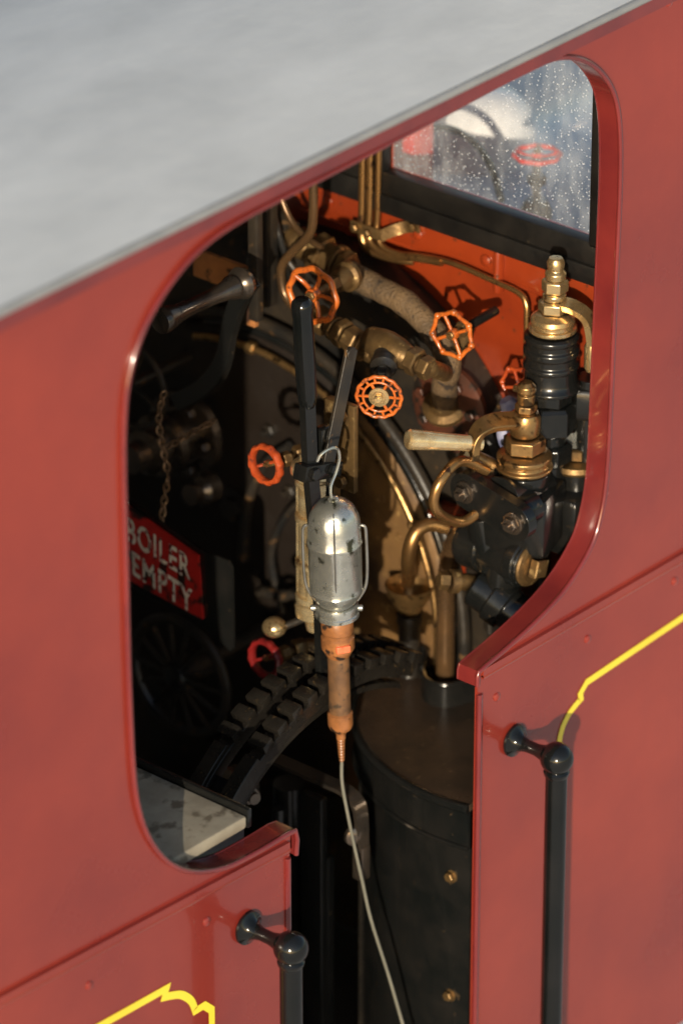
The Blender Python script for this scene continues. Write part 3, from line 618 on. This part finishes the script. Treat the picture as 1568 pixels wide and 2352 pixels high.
g.cyl((.36,.44,-1.45),(.36,.44,-.85),.03); g.box((.34,.40,-1.2),(.02,.16,.5),bev=.003); g.cyl((.22,.34,-1.45),(.22,.34,-.80),.012)
g.box((.31,.335,-1.12),(.02,.05,.62),bev=.004)
done(g,'reverser_stand',['black'],quad)

# lever
g=G()
yl=.28
P=[V((.220,yl,.225)),V((.234,yl,.02))]
g.lathe(P[0],P[-1]-P[0],[(0,0),(.012,.002),(.018,.009),(.0195,.018),(.018,.028),(.0175,.04),(.0185,.12),(.017,.19),(.014,.205),(.012,.21)],28)
lever=done(g,'reversing_lever',['rail'],LOCO,'tall black reversing lever with spring latch')
g=G(); g.strap([(.233,yl,.03),(.237,yl,-.05),(.242,yl,-.12),(.262,yl,-.30),(.272,yl,-.48),(.274,yl,-.56)],(1,0,.0),.026,.014)
done(g,'lever_shank',['black'],lever)
g=G(); g.strap([(.336,yl-.01,.090),(.330,yl-.01,.070),(.305,yl-.01,-.01),(.280,yl-.01,-.09),(.274,yl-.01,-.115)],(1,-.3,-.3),.023,.008)
g.lathe((.334,yl-.015,.083),(0,1,0),[(.012,0),(.012,.009)],20)
done(g,'latch_lever',['bdirty'],lever,bevel=.001)
g=G(); g.box((.255,yl-.005,-.112),(.10,.030,.030),Matrix.Rotation(.25,3,'Y'),bev=.004); g.nut((.225,yl-.02,-.103),(0,-1,0),.012,.01); g.nut((.275,yl-.02,-.113),(0,-1,0),.012,.01); g.box((.285,yl+.01,-.07),(.03,.02,.05),bev=.003)
g.tube([(.29,yl,-.12),(.292,yl,-.25),(.295,yl,-.45)],.006,n=8)
done(g,'latch_bracket',['black'],lever)

# ---------------------------------------------------------------- shelf with cream top
g=G(); g.box((-.64,.40,-.512),(.87,.74,.024),bev=.005); shelf=done(g,'bunker_shelf',['cream'],LOCO,'grubby cream bunker shelf')
g=G(); g.box((-.198,.40,-.508),(.010,.74,.036),bev=.002); g.box((-.62,.40,-1.0),(.84,.72,.94),bev=.003); done(g,'bunker_front',['black'],shelf)

# ---------------------------------------------------------------- inspection lamp (hangs from the latch)
T0=V((.226,.215,-.138)); T1=V((.248,.215,-.668)); ax=(T1-T0).normalized()
LAMP=thing('inspection_lamp',tuple(T1),'old metal-shielded inspection lamp hanging from a black lever','lamp')
def la(t): return T0+ax*t
g=G()
g.lathe(la(0),ax,[(0,0),(.012,.001),(.026,.007),(.037,.018),(.0435,.033),(.046,.05),(.0465,.078),(.048,.080),(.048,.084),(.0465,.086),(.046,.165),(.0455,.172),(.047,.176),(.045,.182),(.036,.198),(.031,.205)],48)
for v in g.bm.verts:
    q=v.co; k=.0014*math.sin(q.z*70+q.x*120)*math.sin(q.y*95+q.z*40); v.co+=V((k,k,0))
done(g,'lamp_shield',['alu'],LAMP,'dented tinned metal lamp shield')
rt=V((.656,-.755,0))
for s_ in (-1,1):
    g=G()
    g.tube([la(.050)+rt*s_*.046,la(.055)+rt*s_*.053,la(.075)+rt*s_*.0545,la(.14)+rt*s_*.0545,la(.175)+rt*s_*.050,la(.20)+rt*s_*.036],.0028,n=8)
    done(g,'guard_wire',['steel'],LAMP)
g=G(); n_=V((-.6,-.52,.2)).normalized()
g.tube([la(.02)+n_*.032,la(.05)+n_*.046,la(.10)+n_*.0475,la(.17)+n_*.047,la(.20)+n_*.036],.0018,n=6)
done(g,'guard_wire',['steel'],LAMP)
g=G(); g.lathe(la(.203),ax,[(.030,0),(.037,.003),(.038,.008),(.037,.018),(.039,.020),(.039,.026),(.033,.030)],36)
for s_ in (-1,1): g.lathe(la(.215)+rt*s_*.036,rt*s_,[(.006,0),(.006,.008),(.003,.010)],12)
done(g,'lamp_collar',['alu'],LAMP)
g=G(); g.lathe(la(.232),ax,[(.026,0),(.0285,.004),(.0285,.028),(.026,.031),(.026,.036),(.0295,.04),(.0295,.062),(.025,.070),(.021,.078)],32)
hd=done(g,'lamp_handle',['bake'],LAMP,'orange-brown plastic handle')
g=G(); g.lathe(la(.425),ax,[(.019,0),(.0225,.003),(.0225,.026),(.020,.034),(.011,.042),(.0085,.048),(.0085,.056)],28)
done(g,'handle_ferrule',['bake'],hd)
g=G(); prof=[(.019,0)]
for i in range(26): prof+=[(.0196,.003+i*.0045),(.0189,.0050+i*.0045)]
prof+=[(.019,.120)]
g.lathe(la(.308),ax,prof,28); done(g,'handle_grip',['grip'],hd)
g=G(); q=la(.284)+V((-.50,-.86,0)).normalized()*.027; g.box(q,(.026,.012,.014),Matrix.Rotation(math.radians(-30),3,'Z'),bev=.003); done(g,'lamp_switch',['switch'],hd)
g=G(); prof=[]
for i in range(9): prof+=[(.0080-.0003*i,.0+i*.006),(.0062-.0003*i,.003+i*.006)]
g.lathe(la(.478),ax,prof,16); done(g,'strain_relief',['bake'],LAMP)
g=G(); g.tube([la(.52),T1,(.246,.212,-.712),(.250,.20,-.783),(.256,.19,-.845),(.258,.175,-.905),(.253,.150,-.973),(.256,.11,-1.078),(.272,.08,-1.206),(.29,.05,-1.33),(.31,.05,-1.452)],.0030,n=8,sub=8); done(g,'power_cord',['cord'],LAMP)
g=G(); hk=[la(0.002),V((.222,.217,-.128)),V((.226,.22,-.112)),V((.240,.222,-.096)),V((.250,.222,-.072)),V((.244,.222,-.050)),V((.225,.224,-.044)),V((.208,.228,-.050)),V((.204,.232,-.062))]
g.tube(hk,.0028,n=8); g.lathe(la(-.006),ax,[(.006,0),(.010,.003),(.010,.008)],16); done(g,'hanging_hook',['alu'],LAMP)

# ---------------------------------------------------------------- boiler empty sign on chain
SIGN=thing('warning_sign',(.3,.66,-.56),'red hand-painted BOILER EMPTY sign on a rusty chain','sign')
g=G(); g.prism([(.875,-.345),(.602,-.413),(.593,-.539),(.875,-.515)],'X',.300,.305); pl=done(g,'sign_board',['signred'],SIGN)
g=G(); g.prism([(.880,-.340),(.600,-.402),(.535,-.402),(.526,-.415),(.524,-.575),(.532,-.586),(.60,-.558),(.88,-.53)],'X',.307,.312); done(g,'sign_backing',['black'],SIGN)
def text(body,yl,yr,zb,zb2,h):
    cu=bpy.data.curves.new('t','FONT'); cu.body=body; cu.size=1; cu.offset=.022; cu.space_character=1.12
    to=bpy.data.objects.new('t',cu); bpy.context.scene.collection.objects.link(to)
    bpy.context.view_layer.update(); me=bpy.data.meshes.new_from_object(to.evaluated_get(bpy.context.evaluated_depsgraph_get()))
    bpy.data.objects.remove(to)
    xs=[v.co.x for v in me.vertices]; ys_=[v.co.y for v in me.vertices]
    x0,x1,y0,y1=min(xs),max(xs),min(ys_),max(ys_)
    c=V((.2985,(yl+yr)/2,(zb+zb2)/2+h/2))
    for v in me.vertices:
        u_=(v.co.x-x0)/(x1-x0); w=(v.co.y-y0)/(y1-y0)
        v.co=V((.2985,yl+(yr-yl)*u_,zb+(zb2-zb)*u_+w*h))-c
    me.materials.append(M['white'])
    o=bpy.data.objects.new('lettering',me); bpy.context.scene.collection.objects.link(o); o.parent=pl; o.location=c-WL[pl.name]
text('BOILER',.776,.620,-.442,-.470,.051)
text('EMPTY',.764,.615,-.507,-.536,.049)
def chain(pts,name='chain'):
    P=catmull(pts,10); g=G(); acc=0; k=0; step=.0125
    for a,b in zip(P,P[1:]):
        acc+=(b-a).length
        while acc>=step:
            acc-=step; t=(b-a).normalized(); c=b; R=frame(t)@Matrix.Rotation(math.pi/2*(k%2)+.4,3,'Z'); k+=1
            g.tube([c+R@V((.0056*math.cos(q*math.pi/6),0,.0090*math.sin(q*math.pi/6))) for q in range(12)],.0021,n=6,closed=True,smooth=False)
    return done(g,name,['rust'],SIGN)
chain([(.33,.703,-.120),(.33,.720,-.186),(.33,.711,-.244),(.33,.701,-.293),(.325,.705,-.338),(.31,.704,-.410)])
chain([(.33,.711,-.244),(.34,.685,-.225),(.35,.662,-.205),(.37,.625,-.176)])

# ---------------------------------------------------------------- outside, seen through the window
g=G(); g.box((60,60,-1.95),(240,240,.1),bev=0); gr=done(g,'ground',['ground']); gr['kind']='structure'
g=G(); c6=V((1.1,.48,.145)); g.cyl(c6,c6-V((0,0,.12)),.008); g.nut(c6-V((0,0,.06)),(0,0,1),.018,.02); g.lathe(c6-V((0,0,.14)),(0,0,1),[(.03,0),(.03,.03),(.02,.05)],24); g.cyl((1.1,.30,.0),(1.1,.62,.0),.02)
v6=done(g,'stop_valve',['horn'],LOCO,'outside valve with red handwheel'); wheel(v6,c6,V((0,0,1)),.041,'scallop','redw')
g=G(); g.lathe((1.0,.72,-.47),(1,0,0),[(.46,-.19),(.46,3)],96); done(g,'boiler_barrel',['barrel'],LOCO,'grey boiler barrel ahead of the cab')
g=G(); g.lathe((1.32,.80,-.06),(0,0,1),[(.14,0),(.12,.03),(.11,.05),(.11,.10),(.10,.14),(.07,.17),(0,.18)],40); done(g,'steam_dome',['pale'],LOCO,'pale rounded steam dome')
g=G(); g.box((.96,.66,.30),(.06,.05,.9),bev=.004); done(g,'red_post',['redw'],LOCO)
g=G(); g.tube([(1.05,.75,.10),(1.05,.68,.16),(1.05,.60,.16),(1.05,.55,.12),(1.06,.53,.05)],.007,n=8); done(g,'rubber_hose',['black'],LOCO)

# ---------------------------------------------------------------- light
d=V((1,.70,-.28)).normalized()
sd=bpy.data.lights.new('sun','SUN'); sd.energy=5.0; sd.angle=math.radians(.6); sd.color=(1,.87,.68)
so=bpy.data.objects.new('sun',sd); bpy.context.scene.collection.objects.link(so); so.rotation_euler=d.to_track_quat('-Z','Y').to_euler()
w=bpy.data.worlds.new('World'); bpy.context.scene.world=w; w.use_nodes=True; nt=w.node_tree
sk=nt.nodes.new('ShaderNodeTexSky'); sk.sky_type='NISHITA'; sk.sun_disc=False; sk.sun_elevation=math.asin(-d.z); sk.sun_rotation=math.atan2(-d.x,-d.y)
nt.links.new(sk.outputs[0],nt.nodes['Background'].inputs[0]); nt.nodes['Background'].inputs[1].default_value=.15

# ---------------------------------------------------------------- camera
th=math.radians(49); ph=math.radians(27.5)
a,b=math.cos(th),math.sin(th); s,c=math.sin(ph),math.cos(ph)
r=V((a,-b,0)); f=V((b*c,a*c,-s)); u=V((b*s,a*s,c))
cam=bpy.data.cameras.new('camera'); co=bpy.data.objects.new('camera',cam); bpy.context.scene.collection.objects.link(co)
R=Matrix((r,u,-f)).transposed(); co.matrix_world=Matrix.Translation(-f*7.86)@R.to_4x4()
cam.sensor_fit='VERTICAL'; cam.sensor_height=36; cam.lens=11000/2352*36; cam.clip_end=500; cam.clip_start=.5
cam.dof.use_dof=True; cam.dof.focus_distance=8.20; cam.dof.aperture_fstop=1.8
bpy.context.scene.camera=co
bpy.context.scene.view_settings.view_transform='Standard'; bpy.context.scene.view_settings.look='None'; bpy.context.scene.view_settings.exposure=0
